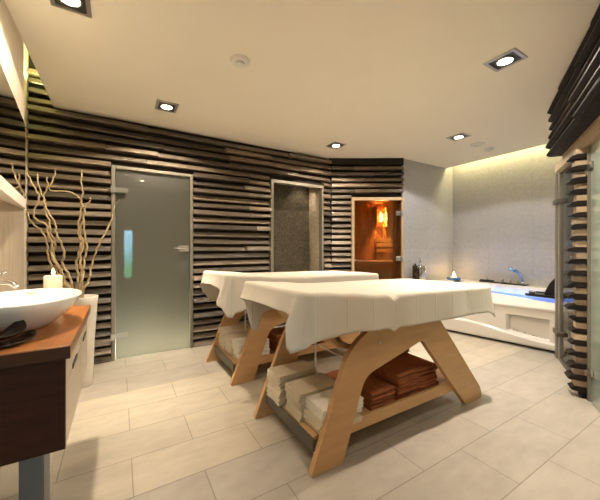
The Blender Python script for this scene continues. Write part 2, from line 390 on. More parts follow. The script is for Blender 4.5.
m = MB(); m.tube([(.66, D-.02, 1.18), (.66, D-.065, 1.18)], .010, 10); m.tube([(.665, D-.065, 1.18), (.62, D-.066, 1.18), (.545, D-.062, 1.183)], [.010, .010, .008], 10)
m.build('handle', M['steel'], d1, smooth=True)
m = MB(); m.box(.20, .235, D-.0135, D-.0122, 1.925, 1.94); m.build('maker_mark', M['plastic_white'], d1)
# steam room behind it
m = MB(); m.box(-.9, 1.6, 5.1, 5.2, 0, CZ); m.box(-.9, -.8, 3.9, 5.1, 0, CZ); m.box(1.5, 1.6, 3.9, 5.1, 0, CZ); m.box(-.9, 1.6, 3.9, 5.2, CZ-.02, CZ+.1)
m.build('wall_steam', M['steam_tile'], kind='structure')

# ------------------------------------------------------------------ mosaic shower niche
m = MB(); fr = (D-.05, D+.02)
m.box(1.775, 1.815, D-.055, D+.03, 0, 2.13); m.box(1.775, 2.66, D-.05, D+.03, 2.087, 2.13); m.box(2.626, 2.66, D-.05, D+.03, 0, 2.087)
m.build('trim_2', M['frame'], kind='structure', bevel=.003)
m = MB(); m.add([(0,0,0),(0.95,0,0),(.95,2.2,0),(0,2.2,0)], [(0,1,2,3)]); m.v = []; m.f = []; m.t = []
m.box(0, 1.0, 0, 2.3, 0, .05)
o = m.build('wall_shower', M['mosaic'], kind='structure'); o.location = (1.70, 4.12, 0); o.rotation_euler = (PI/2, 0, 0)
m = MB(); m.box(0, .34, 0, 2.24, 0, .05)
o = m.build('wall_shower_side', M['mosaic_light'], kind='structure'); o.location = (2.624, D+.031, 0); o.rotation_euler = (PI/2, 0, PI/2)
M['mosaic_light'].node_tree.nodes['Mapping'].inputs['Rotation'].default_value = (0,0,0)
m = MB(); m.box(1.70, 1.75, D+.03, 4.12, 0, 2.3); m.box(1.70, 2.70, D+.03, 4.12, 2.25, 2.3); m.build('wall_niche', M['mosaic'], kind='structure')

# ------------------------------------------------------------------ sauna
m = MB()
sbox(m, SD0, SD0+.04, -.05, .06, 0, SDZ); sbox(m, sl-.032, sl, -.05, .05, 0, SDZ); sbox(m, SD0+.04, sl-.032, -.05, .055, SDZ-.045, SDZ)
d2 = m.build('door_2', M['palewood'], kind='structure', bevel=.003)
m = MB(); sbox(m, SD0+.042, sl-.034, -.008, 0, .02, SDZ-.048); m.build('glass_pane', M['bronze'], d2)
for z in (1.02, 1.72):
    m = MB(); sbox(m, sl-.11, sl-.02, 0, .018, z-.035, z+.035); sbox(m, sl-.05, sl-.005, .0, .07, z-.03, z+.03); m.build('hinge', M['steel'], d2, bevel=.005)
# sauna cabin: sd along, depth = -sn
m = MB()
for i in range(20):
    a = .27 + i*.1
    sbox(m, a, a+.097, -1.42, -1.37, 0, 2.25)
for i in range(13):
    o_ = -.16-i*.1
    sbox(m, .27, .32, o_-.098, o_, 0, 2.25)
for i in range(19):
    m.box(3.72+i*.1, 3.818+i*.1, 3.275, 3.31, 0, 2.25)
sbox(m, .22, 2.3, -1.47, -1.421, 0, 2.3); sbox(m, .22, .269, -1.47, -.16, 0, 2.3); m.box(3.72, 5.65, 3.262, 3.274, 0, 2.3)
pl = [SP(.27,-1.42,0), SP(.27,-.15,0), SP(1.02,-.15,0), (3.74,3.28,0), (5.55,3.28,0), SP(2.25,-1.42,0)]
m.loft([[(x, y, z) for x, y, _ in pl] for z in (2.18, 2.24)])
m.build('wall_sauna_room', M['sauna_wood'], kind='structure')
bn = thing('sauna_bench', SP(.6, -1.0, 0), 'pale slatted wooden bench with backrest inside the glowing sauna', 'bench')
for i in range(4):
    m = MB(); sbox(m, -.0+.33, 1.35, -1.34+i*.17, -1.34+i*.17+.145, .905, .94); m.build('slat', M['sauna_light'], bn)
m = MB(); sbox(m, .33, 1.35, -.70, -.67, .80, .905); m.build('front_rail', M['sauna_wood'], bn)
for s_ in (.36, 1.2):
    m = MB(); sbox(m, s_, s_+.08, -.78, -.70, 0, .90); m.build('leg', M['sauna_wood'], bn)
m = MB(); sbox(m, 1.07, 1.46, -1.365, -1.345, .95, 1.36); bk = m.build('backrest', M['sauna_wood'], bn)
for z in (1.09, 1.20, 1.29):
    m = MB(); sbox(m, 1.05, 1.48, -1.343, -1.315, z, z+.075); m.build('slat', M['sauna_light'], bk, bevel=.004)
hb = SP(.40, -.72, .94)
m = MB(); sbox(m, .345, .58, -.84, -.67, .9405, .965)
hr = m.build('sauna_headboard', M['sauna_light'], base=hb); tag(hr, 'short pale plank lying at the front edge of the sauna bench', 'plank')
ls = 1.14
lp = thing('sauna_lamp', SP(ls, -1.30, 1.60), 'glowing wooden wall lamp inside the sauna', 'lamp')
m = MB(); sbox(m, ls-.10, ls+.10, -1.368, -1.35, 1.60, 1.98); m.build('back_plate', M['sauna_wood'], lp)
m = MB(); m.lathe([(.02, 1.70), (.034, 1.72), (.040, 1.78), (.034, 1.84), (.02, 1.87)], SP(ls, -1.28, 0)[0], SP(ls, -1.28, 0)[1], 16)
m.build('bulb', M['saunaglow'], lp, smooth='all')
m = MB()
for q in (-.115, .09): sbox(m, ls+q, ls+q+.025, -1.35, -1.20, 1.60, 1.99)
for q in (-.055, -.008, .040): sbox(m, ls+q, ls+q+.014, -1.22, -1.205, 1.66, 1.90)
for z in (1.66, 1.78, 1.89): sbox(m, ls-.09, ls+.09, -1.222, -1.206, z, z+.014)
m.build('slatted_shade', M['sauna_light'], lp)

# ------------------------------------------------------------------ ceiling fixtures
def downlight(x, y, label, rot=0, w=.095, d=.105):
    t = thing('downlight', (x, y, CZ-.006), label, 'ceiling light', 'square ceiling downlights')
    m = MB()
    for a, b, c, e in ((-w, w, -d, -d+.022), (-w, w, d-.022, d), (-w, -w+.022, -d+.022, d-.022), (w-.022, w, -d+.022, d-.022)):
        m.box(x+a, x+b, y+c, y+e, CZ-.010, CZ-.0005)
    m.build('frame', M['lampframe'], t)
    m = MB(); m.box(x-w+.022, x+w-.022, y-d+.022, y+d-.022, CZ-.003, CZ-.0005); m.build('housing', M['reflector'], t)
    m = MB(); m.lathe([(.058, CZ-.003), (.058, CZ-.012), (.048, CZ-.014)], x, y, 24, caps=False); m.build('ring', M['lampframe'], t, smooth='all')
    m = MB(); m.lathe([(.0, CZ-.0095), (.048, CZ-.0095), (.048, CZ-.0045), (0, CZ-.0045)], x, y, 24, caps=False); m.build('bulb', M['lampglow'], t)
LAMPS = [(-.233, 2.066, 'square downlight at the top left, cut by the photo edge'),
         (.397, 3.170, 'square downlight above the frosted glass door'),
         (2.497, 3.203, 'square downlight in front of the sauna corner'),
         (3.606, 2.170, 'square downlight near the bath alcove beside two small discs'),
         (2.423, 1.107, 'bright flaring square downlight near the dark slatted header')]
for x, y, l in LAMPS: downlight(x, y, l)
def disc(name, x, y, r, label, cat):
    t = thing(name, (x, y, CZ-.03), label, cat)
    m = MB(); m.lathe([(r, CZ-.0005), (r, CZ-.012), (r*.9, CZ-.020), (r*.55, CZ-.022)], x, y, 28); m.build('housing', M['plastic_white'], t, smooth=True)
    m = MB(); m.lathe([(r*.5, CZ-.022), (r*.45, CZ-.034), (r*.2, CZ-.038)], x, y, 20); m.build('cap', M['plastic_white'], t, smooth=True)
disc('smoke_detector', .759, 2.111, .07, 'round white smoke detector in the middle of the ceiling', 'smoke detector')
disc('ceiling_speaker', 4.09, 2.20, .085, 'larger white disc on the ceiling beside the alcove downlight', 'speaker')
disc('ceiling_vent', 4.42, 2.22, .06, 'smaller white disc on the ceiling nearest the cove glow', 'vent')

# ------------------------------------------------------------------ massage tables
TOPX = [(.72,.985),(.85,.972),(1.04,.955),(1.27,.932),(1.4,.926),(1.6,.921),(2.0,.915),(2.5,.905)]
def ztop(x, y): return lerp_list(TOPX, x) - .022*(y-1.22)/.83
Y0 = 1.30; Y1 = 1.98
def rounded(pts, rad, n=5):
    out = []
    for i, p in enumerate(pts):
        r = rad.get(i, 0) if isinstance(rad, dict) else rad
        a = Vector(pts[i-1]); b = Vector(p); c = Vector(pts[(i+1) % len(pts)])
        if r <= 0: out.append(tuple(p)); continue
        u = (a-b); v = (c-b); r2 = min(r, u.length*.48, v.length*.48)
        p0 = b+u.normalized()*r2; p1 = b+v.normalized()*r2
        for k in range(n+1):
            t = k/n; q = p0*(1-t)**2 + b*2*t*(1-t) + p1*t*t; out.append((q.x, q.y))
    return out
PANEL = [(.850,0),(1.065,0),(1.228,.445),(1.745,.575),(2.258,0),(2.480,0),(2.462,.085),(1.885,.75),(1.83,.83),(1.62,.83),(1.44,.735),(1.235,.705),(1.10,.600)]
PRAD = {0:.02,1:.02,2:.07,3:.03,4:.02,5:.03,6:.06,7:.05,8:.03,9:.05,10:.08,11:.12,12:.12}
def make_table():
    t = thing('massage_table', (1.65, 1.64, 0), 'nearer plywood massage table with open shelf of cream and rust towels', 'massage table', 'plywood massage tables')
    outline = rounded(PANEL, PRAD)
    for ya, yb in ((Y0, Y0+.036), (Y1-.036, Y1)):
        dx = 0 if ya == Y0 else -.045
        m = MB(); m.prism(outline, lambda p, y=ya: (p[0]+dx, y, p[1]), lambda p, y=yb: (p[0]+dx, y, p[1]))
        sp = m.build('side_panel', M['ply'], t, bevel=.004)
        yy = ya if ya == Y0 else yb
        for bx_, bz_ in ((1.345+dx, .625), (2.285+dx, .155)):
            m = MB(); s_ = -1 if ya == Y0 else 1
            rings = [[(bx_+r*math.cos(2*PI*i/12), yy+s_*h, bz_+r*math.sin(2*PI*i/12)) for i in range(12)] for r, h in ((.009, -.002), (.009, .003), (.005, .005))]
            m.loft(rings); m.build('bolt', M['steel'], sp)
    m = MB(); m.box(.90, 2.30, Y0+.058, Y1-.058, .150, .168); m.build('shelf', M['ply'], t)
    for ya in (Y0+.037, Y1-.057):
        m = MB(); m.box(.96 if ya < 1.6 else .915, 2.33 if ya < 1.6 else 2.28, ya, ya+.020, .118, .192); m.build('shelf_rail', M['ply'], t, bevel=.003)
    m = MB(); m.box(.888, .900, Y0+.04, Y1-.04, .098, .170); m.build('end_rail', M['rail_metal'], t, bevel=.002)
    m = MB(); m.tube([(1.115, Y0+.036, .56), (1.115, Y1-.036, .56)], .0045, 10); m.tube([(1.12, 1.655, .17), (1.12, 1.655, .56)], .0065, 10); m.build('steel_strut', M['steel'], t, smooth=True)
    prof = [(.885,.835),(.91,.84),(1.02,.715),(1.10,.635),(1.25,.585),(1.25,.567),(1.09,.615),(1.0,.70)]
    m = MB(); m.prism(prof, lambda p: (p[0], Y0+.075, p[1]), lambda p: (p[0], Y1-.075, p[1])); m.build('support_board', M['ply'], t)
    m = MB(); m.box(.84, 2.42, Y0-.02, Y1+.02, .815, .845); m.build('tabletop', M['ply'], t)
    m = MB(); xs = [.80+i*.08 for i in range(21)]
    rings = []
    for x in xs:
        zt = ztop(x, 1.64)-.03
        rings.append([(x, Y0-.04, .847), (x, Y0-.04, zt-.02), (x, Y0-.02, zt), (x, Y1+.02, zt-.012), (x, Y1+.04, zt-.03), (x, Y1+.04, .847)])
    m.loft(rings); m.build('cushion', M['cushion'], t)
    return t
tab = make_table()
T2 = (-.030, 1.220, 0)
t2 = copy_tree(tab); t2.location = (1.65+T2[0], 1.64+T2[1], 0); t2['label'] = 'farther plywood massage table standing behind, next to the slatted wall'

def sheet(x0, x1, y0, y1, zt, drops, flares, folds, seed, notch=None):
    """a cloth lying on the table top, its skirt given per side as drop / flare lists"""
    r = .022; cr = .05; N = []
    def side(p, q, nrm, name, cnt):
        for i in range(cnt):
            t = i/cnt; N.append((p[0]+(q[0]-p[0])*t, p[1]+(q[1]-p[1])*t, nrm[0], nrm[1], name))
    def corner(cx, cy, a0, n=10):
        for i in range(n):
            a = a0 + PI/2*i/n; N.append((cx+cr*math.cos(a), cy+cr*math.sin(a), math.cos(a), math.sin(a), 'c'))
    side((x0+cr, y0), (x1-cr, y0), (0, -1), 'near', 110); corner(x1-cr, y0+cr, -PI/2)
    side((x1, y0+cr), (x1, y1-cr), (1, 0), 'right', 54); corner(x1-cr, y1-cr, 0)
    side((x1-cr, y1), (x0+cr, y1), (0, 1), 'far', 110); corner(x0+cr, y1-cr, PI/2)
    side((x0, y1-cr), (x0, y0+cr), (-1, 0), 'left', 54); corner(x0+cr, y0+cr, PI)
    n = len(N); R = random.Random(seed); ph = [R.uniform(0, 6.28) for _ in range(8)]
    cx, cy = (x0+x1)/2, (y0+y1)/2
    L = [i/n for i in range(n)]
    def val(tab, i): return lerp_list(tab, L[i])
    idx = {}
    rings = []
    for f in (.02, .2, .4, .6, .75, .86, .93, .97, 1.0):
        ring = []
        for (px, py, nx, ny, s) in N:
            # shrink towards the centre line keeping the long shape
            x = cx+(px-cx)*f; y = cy+(py-cy)*f
            z = zt(x, y)+.0025*math.sin(7*x+ph[0])*math.sin(9*y+ph[1])
            if notch and f > .7: z -= notch[2]*math.exp(-((x-notch[0])/notch[1])**2)*(f-.7)/.3*(1 if ny < -.5 else 0)
            ring.append((x, y, z))
        rings.append(ring)
    edge = rings[-1]
    K = 4
    for k in range(1, K+1):
        a = PI/2*k/K
        rings.append([(e[0]+p[2]*r*math.sin(a), e[1]+p[3]*r*math.sin(a), e[2]-r*(1-math.cos(a))) for e, p in zip(edge, N)])
    T = 14
    for k in range(1, T+1):
        t = k/T; ring = []
        for i, (e, p) in enumerate(zip(edge, N)):
            d = val(drops, i); fl = val(flares, i); fo = val(folds, i)
            s = i/n*2*PI
            w = fo*(math.sin(s*13+ph[2])*.6+math.sin(s*21+ph[3])*.3+.12*math.sin(s*37+ph[4]))*(t**1.2)
            o = r+fl*(t**1.3)+w
            z = e[2]-r-t*(d-r)
            ring.append((e[0]+p[2]*o, e[1]+p[3]*o, z))
        rings.append(ring)
    m = MB(); m.loft(rings, caps=False)
    m.add(rings[0], [tuple(range(n))])
    return m, N
# perimeter fractions: near 0-.31, corner, right .337-.49, far .517-.826, left .854-1 (near-left corner at .98-1)
def fr(name, t):
    tot = 110+10+54+10+110+10+54+10
    st = dict(near=0, cnr=110, right=120, cfr=174, far=184, cfl=294, left=304, cnl=358)[name]
    ln = dict(near=110, cnr=10, right=54, cfr=10, far=110, cfl=10, left=54, cnl=10)[name]
    return (st+ln*t)/tot
def mk(lst): return sorted([(fr(a, t), v) for a, t, v in lst])
dr1 = mk([('near',0,.240),('near',.05,.232),('near',.12,.214),('near',.2,.203),('near',.30,.196),('near',.6,.206),('near',.85,.196),('near',.97,.196),('cnr',.4,.245),('cnr',1,.20),('right',.2,.185),('right',.9,.18),('cfr',.5,.24),
          ('far',.05,.20),('far',.6,.20),('far',.86,.19),('far',.93,.24),('far',.965,.38),('far',.985,.36),('cfl',.35,.14),('cfl',.8,.115),('left',.2,.11),('left',.55,.105),('left',.85,.115),('left',.97,.125),('left',.995,.15),('cnl',.15,.29),('cnl',.5,.268),('cnl',.9,.245)])
fl1 = mk([('near',0,.0),('near',.03,.0),('near',.1,.0),('near',.5,0),('near',.95,.01),('cnr',.5,.025),('right',.1,.01),('right',.9,.02),('cfr',.5,.05),('far',.1,.01),('far',.9,.02),('cfl',.4,.03),('left',.05,.03),('left',.3,.03),('left',.95,.02),('cnl',.1,.07),('cnl',.4,.035),('cnl',.7,.0)])
fo1 = mk([('near',0,.010),('near',.2,.005),('near',.9,.006),('cnr',.5,.015),('right',.5,.012),('far',.5,.010),('cfl',.5,.012),('left',.5,.006),('cnl',.5,.006)])
m, _ = sheet(.775, 2.475, 1.236, 2.045, ztop, dr1, fl1, fo1, 3, notch=(1.38, .03, .022))
M_sheet_creases = None
o = m.build('bed_sheet', M['sheet'], base=(1.65, 1.64, .9), smooth='all', solid=.003)
tag(o, 'cream linen sheet draped over the nearer massage table', 'sheet', 'linen sheets on the massage tables')
dr2 = mk([('near',0,.325),('near',.025,.315),('near',.06,.295),('near',.12,.30),('near',.5,.25),('near',.95,.22),('cnr',.4,.26),('right',.2,.16),('right',.9,.16),('cfr',.5,.22),
          ('far',.05,.20),('far',.85,.26),('far',.95,.32),('far',.985,.32),('cfl',.35,.24),('cfl',.8,.15),('left',.15,.115),('left',.55,.11),('left',.85,.125),('left',.95,.15),('cnl',.2,.26),('cnl',.6,.36)])
m, _ = sheet(.778, 2.52, 2.455, 3.265, lambda x, y: ztop(x+.03, y-1.22)-.004, dr2, fl1, fo1, 9)
o = m.build('bed_sheet', M['sheet'], base=(1.62, 2.86, .9), smooth='all', solid=.003)
tag(o, 'cream linen sheet draped over the farther massage table by the slatted wall', 'sheet', 'linen sheets on the massage tables')

# ------------------------------------------------------------------ folded towels
def towel_mesh(name, lx, ly, h, material, lobes, seed, fold='x'):
    """folded towel: `lobes` stacked layers joined by round folds on one side; base at z = 0"""
    R = random.Random(seed); m = MB(); nseg = 9; kind_c = fold == 'x'
    # profile in (d, z): d is depth from the folded face (0) to the back (1)
    W = lx if fold == 'x' else ly; Lg = ly if fold == 'x' else lx
    prof = []
    lh = h/lobes
    for k in range(lobes):
        zc = lh*(k+.5); rr_ = lh*.5
        for i in range(7):
            a = -PI/2 + PI*i/6
            bul = 1.1 if kind_c else 2.3; prof.append((-W/2 + rr_*bul - rr_*bul*math.cos(a)+ (.004 if k % 2 else 0), zc+rr_*math.sin(a)*.98))
    prof += [(W/2-.004, h*.96), (W/2, h*.8)]
    for k in range(lobes, 0, -1):
        prof += [(W/2-R.uniform(0,.006), lh*(k-.25)), (W/2-.008, lh*(k-1)+.001)]
    rings = []
    for j in range(nseg+1):
        t = j/nseg*2-1; q = Lg/2*t
        pin = 1-.05*abs(t)**6
        ring = []
        for (d, z) in prof:
            dz = .0022*math.sin(9*q*10+seed)+.003*math.sin(d*22+seed*1.7+t)
            dd = .003*math.sin(q*31+z*90+seed)
            zz = z*pin+(dz if z > h*.5 else 0)
            p = (d+dd, q, zz) if fold == 'x' else (q, d+dd, zz)
            ring.append((p[0], p[1], max(0, zz)))
        rings.append(ring)
    m.loft(rings)
    m.tone = R.random(); m.t = [R.random()]*len(m.f)
    o = m.build(name, material, base=(0,0,0), smooth=True, bevel=0)
    return o
protos = {}
def get_proto(kind, i):
    key = (kind, i)
    if key not in protos:
        if kind == 'cream': o = towel_mesh('folded_towel', .30, .185, .0265, M['cream'], 2, i*3+1)
        elif kind == 'white': o = towel_mesh('folded_towel', .30, .185, .030, M['white'], 2, i*5+2)
        else: o = towel_mesh('folded_towel', .215, .27, .044, M['brown'], 2, i*7+3, fold='y')
        protos[key] = (o.data, o)
        C.objects.unlink(o)
    return protos[key]
ORD = ['bottom','second from bottom','third from bottom','fourth from bottom','fifth from bottom','sixth from bottom','seventh from bottom','eighth from bottom']
STK = []
def stack(kind, cx, cy, z0, n, h, colour, where, group, top=True, jit=.006, rz=0, skip=0, whites=()):
    z = z0
    for k in range(n):
        kk = 'white' if k in whites else kind
        d, src = get_proto(kk, STK_R.randrange(3))
        if k < skip: z += h; continue
        o = src.copy(); C.objects.link(o)
        o.name = 'folded_towel'
        o.location = (cx+STK_R.uniform(-jit, jit), cy+STK_R.uniform(-jit, jit)*.7, z)
        hh = .0265 if kk == 'cream' else .030 if kk == 'white' else .044
        o.scale = (1, 1, h/hh*1.0)
        o.rotation_euler = (0, 0, rz+STK_R.uniform(-.025, .025))
        pos = 'top' if k == n-1 else ORD[k]
        tag(o, f'{"white" if kk=="white" else colour} folded towel, {pos} of the {where}', 'towel', group)
        z += h
STK_R = random.Random(4)
SZ = .1685
stack('cream', 1.035, 1.815, SZ, 7, .0275, 'cream', 'back cream stack, left end of nearer table', 'cream towels on the nearer table')
stack('cream', 1.062, 1.600, SZ, 6, .0275, 'cream', 'middle cream stack, left end of nearer table', 'cream towels on the nearer table', jit=.009)
stack('cream', 1.090, 1.425, SZ, 5, .028, 'cream', 'front cream stack, left end of nearer table', 'cream towels on the nearer table', jit=.012, whites=(3,4))
bg = 'rust towels on the nearer table'
stack('brown', 1.470, 1.500, SZ, 2, .056, 'rust', 'low left front stack on nearer table', bg, jit=.012)
stack('brown', 1.700, 1.505, SZ, 4, .043, 'rust', 'middle front stack on nearer table', bg, jit=.012)
stack('brown', 1.930, 1.515, SZ, 4, .041, 'rust', 'right front stack on nearer table', bg, jit=.012)
stack('brown', 1.480, 1.780, SZ, 1, .046, 'rust', 'left rear stack on nearer table', bg)
stack('brown', 1.720, 1.785, SZ, 5, .046, 'rust', 'middle rear stack on nearer table', bg)
stack('brown', 1.950, 1.790, SZ, 5, .044, 'rust', 'right rear stack on nearer table', bg)
g2 = 'cream towels on the farther table'
stack('cream', 1.04, 3.035, SZ, 7, .0275, 'cream', 'back cream stack on farther table', g2)
stack('cream', 1.05, 2.840, SZ, 6, .0275, 'cream', 'middle cream stack on farther table', g2)
stack('cream', 1.065, 2.655, SZ, 6, .0275, 'cream', 'front cream stack on farther table', g2, whites=(1,2,3,4,5))
bg2 = 'rust towels on the farther table'
stack('brown', 1.42, 2.725, SZ, 4, .044, 'rust', 'left front stack on farther table', bg2)
stack('brown', 1.66, 2.725, SZ, 4, .044, 'rust', 'middle front stack on farther table', bg2)
stack('brown', 1.90, 2.725, SZ, 4, .044, 'rust', 'right front stack on farther table', bg2)
for d, o in protos.values(): bpy.data.objects.remove(o)

# ------------------------------------------------------------------ vanity
VY0, VY1, VX1 = 1.350, 2.20, -.164
vn = thing('vanity', (-.35, 1.7, 0), 'floating dark wood vanity with orange teak top and pale drawer fronts', 'vanity')
m = MB(); m.box(PX+.002, VX1-.02, VY0, VY1, .478, .800); m.box(VX1-.021, VX1, VY0, VY0+.018, .478, .800); m.build('body', M['vanity_wood'], vn, bevel=.002)
m = MB(); m.box(PX+.002, VX1+.016, VY0-.012, VY1+.02, .803, .850); ct = m.build('countertop', M['counter'], vn, bevel=.003)
m = MB(); m.box(PX+.004, VX1+.015, VY0-.0145, VY0-.0122, .804, .846); m.build('edge_shade', M['edge'], ct)  # thin strip carrying the end face's shade as colour, not a real banding
for ya, yb in ((VY0+.020, 1.845), (1.851, VY1)):
    for za, zb in ((.480, .700), (.705, .800)):
        m = MB(); m.box(VX1-.019, VX1, ya, yb, za, zb); dw = m.build('drawer', M['drawer'], vn, bevel=.0015)
        if za > .6:
            m = MB(); m.box(VX1-.004, VX1+.004, (ya+yb)/2-.07, (ya+yb)/2+.07, za-.006, za+.016); m.build('handle', M['black'], dw, bevel=.003)
m = MB(); m.box(-.315, -.245, 1.47, 1.53, 0, .478); m.build('leg', M['grey_metal'], vn, bevel=.003)
m = MB(); m.box(-.244, -.226, 1.475, 1.525, 0, .478); m.build('leg', M['steel'], vn)

# basin
bx, by = -.352, 1.752
m = MB()
outer = [(.35,.8505),(.42,.854),(.60,.880),(.80,.918),(.93,.952),(1.0,.978),(.995,.984),(.975,.983)]
inner = [(.955,.974),(.88,.945),(.72,.912),(.5,.892),(.25,.882),(.05,.880)]
m.lathe(outer+inner, bx, by, 56, sx=.200, sy=.285)
b = m.build('wash_basin', M['ceramic'], base=(bx, by, .85), smooth='all'); tag(b, 'white oval vessel basin on the teak vanity top', 'basin')
m = MB(); m.lathe([(.022,.8805),(.022,.886),(.016,.889),(0.002,.889)], bx, by, 18); m.build('drain', M['chrome'], b, smooth=True)
fc = thing('faucet', (-.505, 1.83, .85), 'chrome tap with its spout over the white oval basin', 'faucet')
m = MB(); m.lathe([(.026,.8505),(.026,.862),(.019,.868),(.019,1.04),(.016,1.05)], -.505, 1.95, 18); m.build('body', M['chrome'], fc, smooth=True)
m = MB(); m.tube([(-.505,1.95,1.025),(-.47,1.935,1.035),(-.435,1.915,1.030),(-.415,1.905,1.012)], [.013,.013,.012,.011], 10); m.build('spout', M['chrome'], fc, smooth=True)
m = MB(); m.tube([(-.505,1.95,1.05),(-.505,1.95,1.065),(-.46,1.95,1.085)], [.010,.010,.006], 8); m.build('lever', M['chrome'], fc, smooth=True)

# two dark leaf dishes
def leaf(cx, cy, z, L, W, rot, h, name, label):
    m = MB(); rings = []
    prof = [(.25,0),(.6,.004),(.9,.016),(1,.026),(.97,.030),(.85,.020),(.5,.010),(.1,.007)]
    n = 28
    for f, dz in prof:
        r_ = []
        for i in range(n):
            a = 2*PI*i/n; w = 1-.28*math.cos(a)
            x = L*math.cos(a)*f; y = W*math.sin(a)*w*f
            zz = z+dz*h*(1+.55*math.cos(2*a)+.25*math.sin(3*a))
            r_.append((cx+x*math.cos(rot)-y*math.sin(rot), cy+x*math.sin(rot)+y*math.cos(rot), max(z+.0005, zz)))
        rings.append(r_)
    m.loft(rings); o = m.build(name, M['leather'], base=(cx, cy, z), smooth='all'); tag(o, label, 'dish', 'dark leaf dishes on the vanity'); return o
leaf(-.338, 1.452, .8505, .080, .055, .5, .7, 'leaf_dish', 'lower dark brown leaf-shaped dish on the teak top before the basin')
leaf(-.352, 1.462, .8725, .078, .050, 1.0, 1.05, 'leaf_dish', 'upper dark brown curled dish stacked on the other before the basin')

# candle behind the basin
def candle(cx, cy, z, r, h, label, wax='wax'):
    t = thing('candle', (cx, cy, z), label, 'candle')
    m = MB(); m.lathe([(r*.97,z+.0005),(r,z+.004),(r,z+h-.004),(r*.95,z+h),(r*.78,z+h-.004),(r*.5,z+h-.008)], cx, cy, 28); m.build('wax', M[wax], t, smooth=True)
    m = MB(); m.tube([(cx,cy,z+h-.008),(cx+.001,cy,z+h+.008)], .0015, 6); m.build('wick', M['wick'], t)
    m = MB(); m.lathe([(.001,z+h+.004),(.0065,z+h+.010),(.008,z+h+.017),(.005,z+h+.028),(.0008,z+h+.040)], cx, cy, 12); m.build('flame', M['flame'], t, smooth='all')
candle(-.303, 2.065, .85, .040, .196, 'lit ivory pillar candle behind the basin on the vanity')
m = MB(); m.lathe([(.02,.8505),(.03,.86),(.04,.93),(.044,.970),(.041,.972),(.036,.93),(.025,.87),(.005,.865)], -.385, 2.05, 28)
o = m.build('bowl', M['vase'], base=(-.385, 2.05, .85), smooth='all'); tag(o, 'pale bowl beside the candle behind the white basin', 'bowl')

# vase and branches
vx, vy = -.262, 3.20
m = MB(); m.lathe([(.058,.0),(.062,.015),(.068,.12),(.080,.40),(.098,.70),(.106,.768),(.103,.773),(.096,.768),(.088,.70),(.07,.40),(.055,.2),(.01,.19)], vx, vy, 36)
o = m.build('floor_vase', M['vase'], base=(vx, vy, 0), smooth='all'); tag(o, 'tall tapered cream floor vase holding twisted branches', 'vase')
f_ = 300.; TH = math.radians(31.1); FW = (math.sin(TH), math.cos(TH)); RT = (math.cos(TH), -math.sin(TH))
def on_y(u, v, y):
    a = (u-300)/f_; b_ = (247-v)/f_; d = (FW[0]+a*RT[0], FW[1]+a*RT[1], b_); t = y/d[1]; return (d[0]*t, y, 1.2+d[2]*t)
BR = [([(18,30),(32,62),(60,110),(68,135),(48,190),(62,215),(95,232),(100,262),(115,300),(110,330),(130,370),(150,400),(160,440),(166,470)], 'pale twisted branch with a double bend left of the vase, nearest the wall end'),
      ([(58,48),(75,110),(90,150),(85,180),(105,215),(110,260),(125,300),(120,340),(142,390),(160,430),(170,470)], 'pale twisted branch with the second tip from the left'),
      ([(97,62),(100,95),(82,125),(90,160),(105,190),(125,230),(128,260),(150,300),(158,340),(150,370),(175,410),(186,450),(188,475)], 'pale twisted branch with the third tip from the left'),
      ([(128,32),(120,60),(105,107),(160,112),(190,118),(215,140),(222,165),(210,220),(208,265),(220,290),(212,330),(200,370),(208,410),(205,450),(200,478)], 'pale twisted branch that runs level to the left before its tip turns up'),
      ([(222,35),(218,80),(225,115),(218,150),(230,175),(225,215),(215,260),(225,300),(215,350),(222,400),(214,450),(210,478)], 'pale twisted branch reaching straight up highest above the vase'),
      ([(252,135),(248,150),(235,160),(228,200),(230,260),(240,310),(230,350),(225,400),(222,450),(218,478)], 'pale twisted branch with a short hooked tip right of the tallest branch'),
      ([(355,142),(335,165),(325,220),(290,285),(270,330),(255,380),(245,430),(232,470),(226,482)], 'pale twisted branch leaning far right across the frosted door frame'),
      ([(22,185),(45,225),(80,255),(95,300),(100,340),(115,380),(135,405),(150,440),(160,470)], 'pale twisted branch leaning lowest to the left towards the mirror')]
brr = random.Random(8)
for k, (pts, lab) in enumerate(BR):
    y = vy + (-.05, .03, -.02, .04, 0, -.04, .02, .05)[k]
    P = [Vector(on_y(20+a/3.571, 160+b_/3.571, y)) for a, b_ in pts]
    # smooth with extra wiggle, then enter the vase
    base = Vector((vx+(P[-1].x-vx)*.45, vy+(y-vy)*.6, .55))
    lastp = Vector((vx+max(-.07, min(.07, P[-1].x-vx)), vy+(y-vy)*.8, .80))
    P = [p for p in P if p.z > .86] + [lastp, base]
    Q = []
    for i in range(len(P)-1):
        p0 = P[max(i-1, 0)]; p1 = P[i]; p2 = P[i+1]; p3 = P[min(i+2, len(P)-1)]
        for s in range(5):
            t = s/5
            q = .5*((2*p1)+(p2-p0)*t+(2*p0-5*p1+4*p2-p3)*t*t+(3*p1-p0-3*p2+p3)*t**3)
            if p1.z > .9: q = q+Vector((.004*math.sin(i*2.1+t*6+k), .016*math.sin(i*1.7+t*3+k*2), 0))
            Q.append(q)
    Q.append(P[-1]); n = len(Q)
    m = MB(); m.tube(Q, [.0045+.0050*min(1, i/n*1.3) for i in range(n)], 7)
    o = m.build('willow_branch', M['branch'], base=tuple(Q[-1]), smooth='all'); tag(o, lab, 'branch', 'twisted branches in the floor vase')

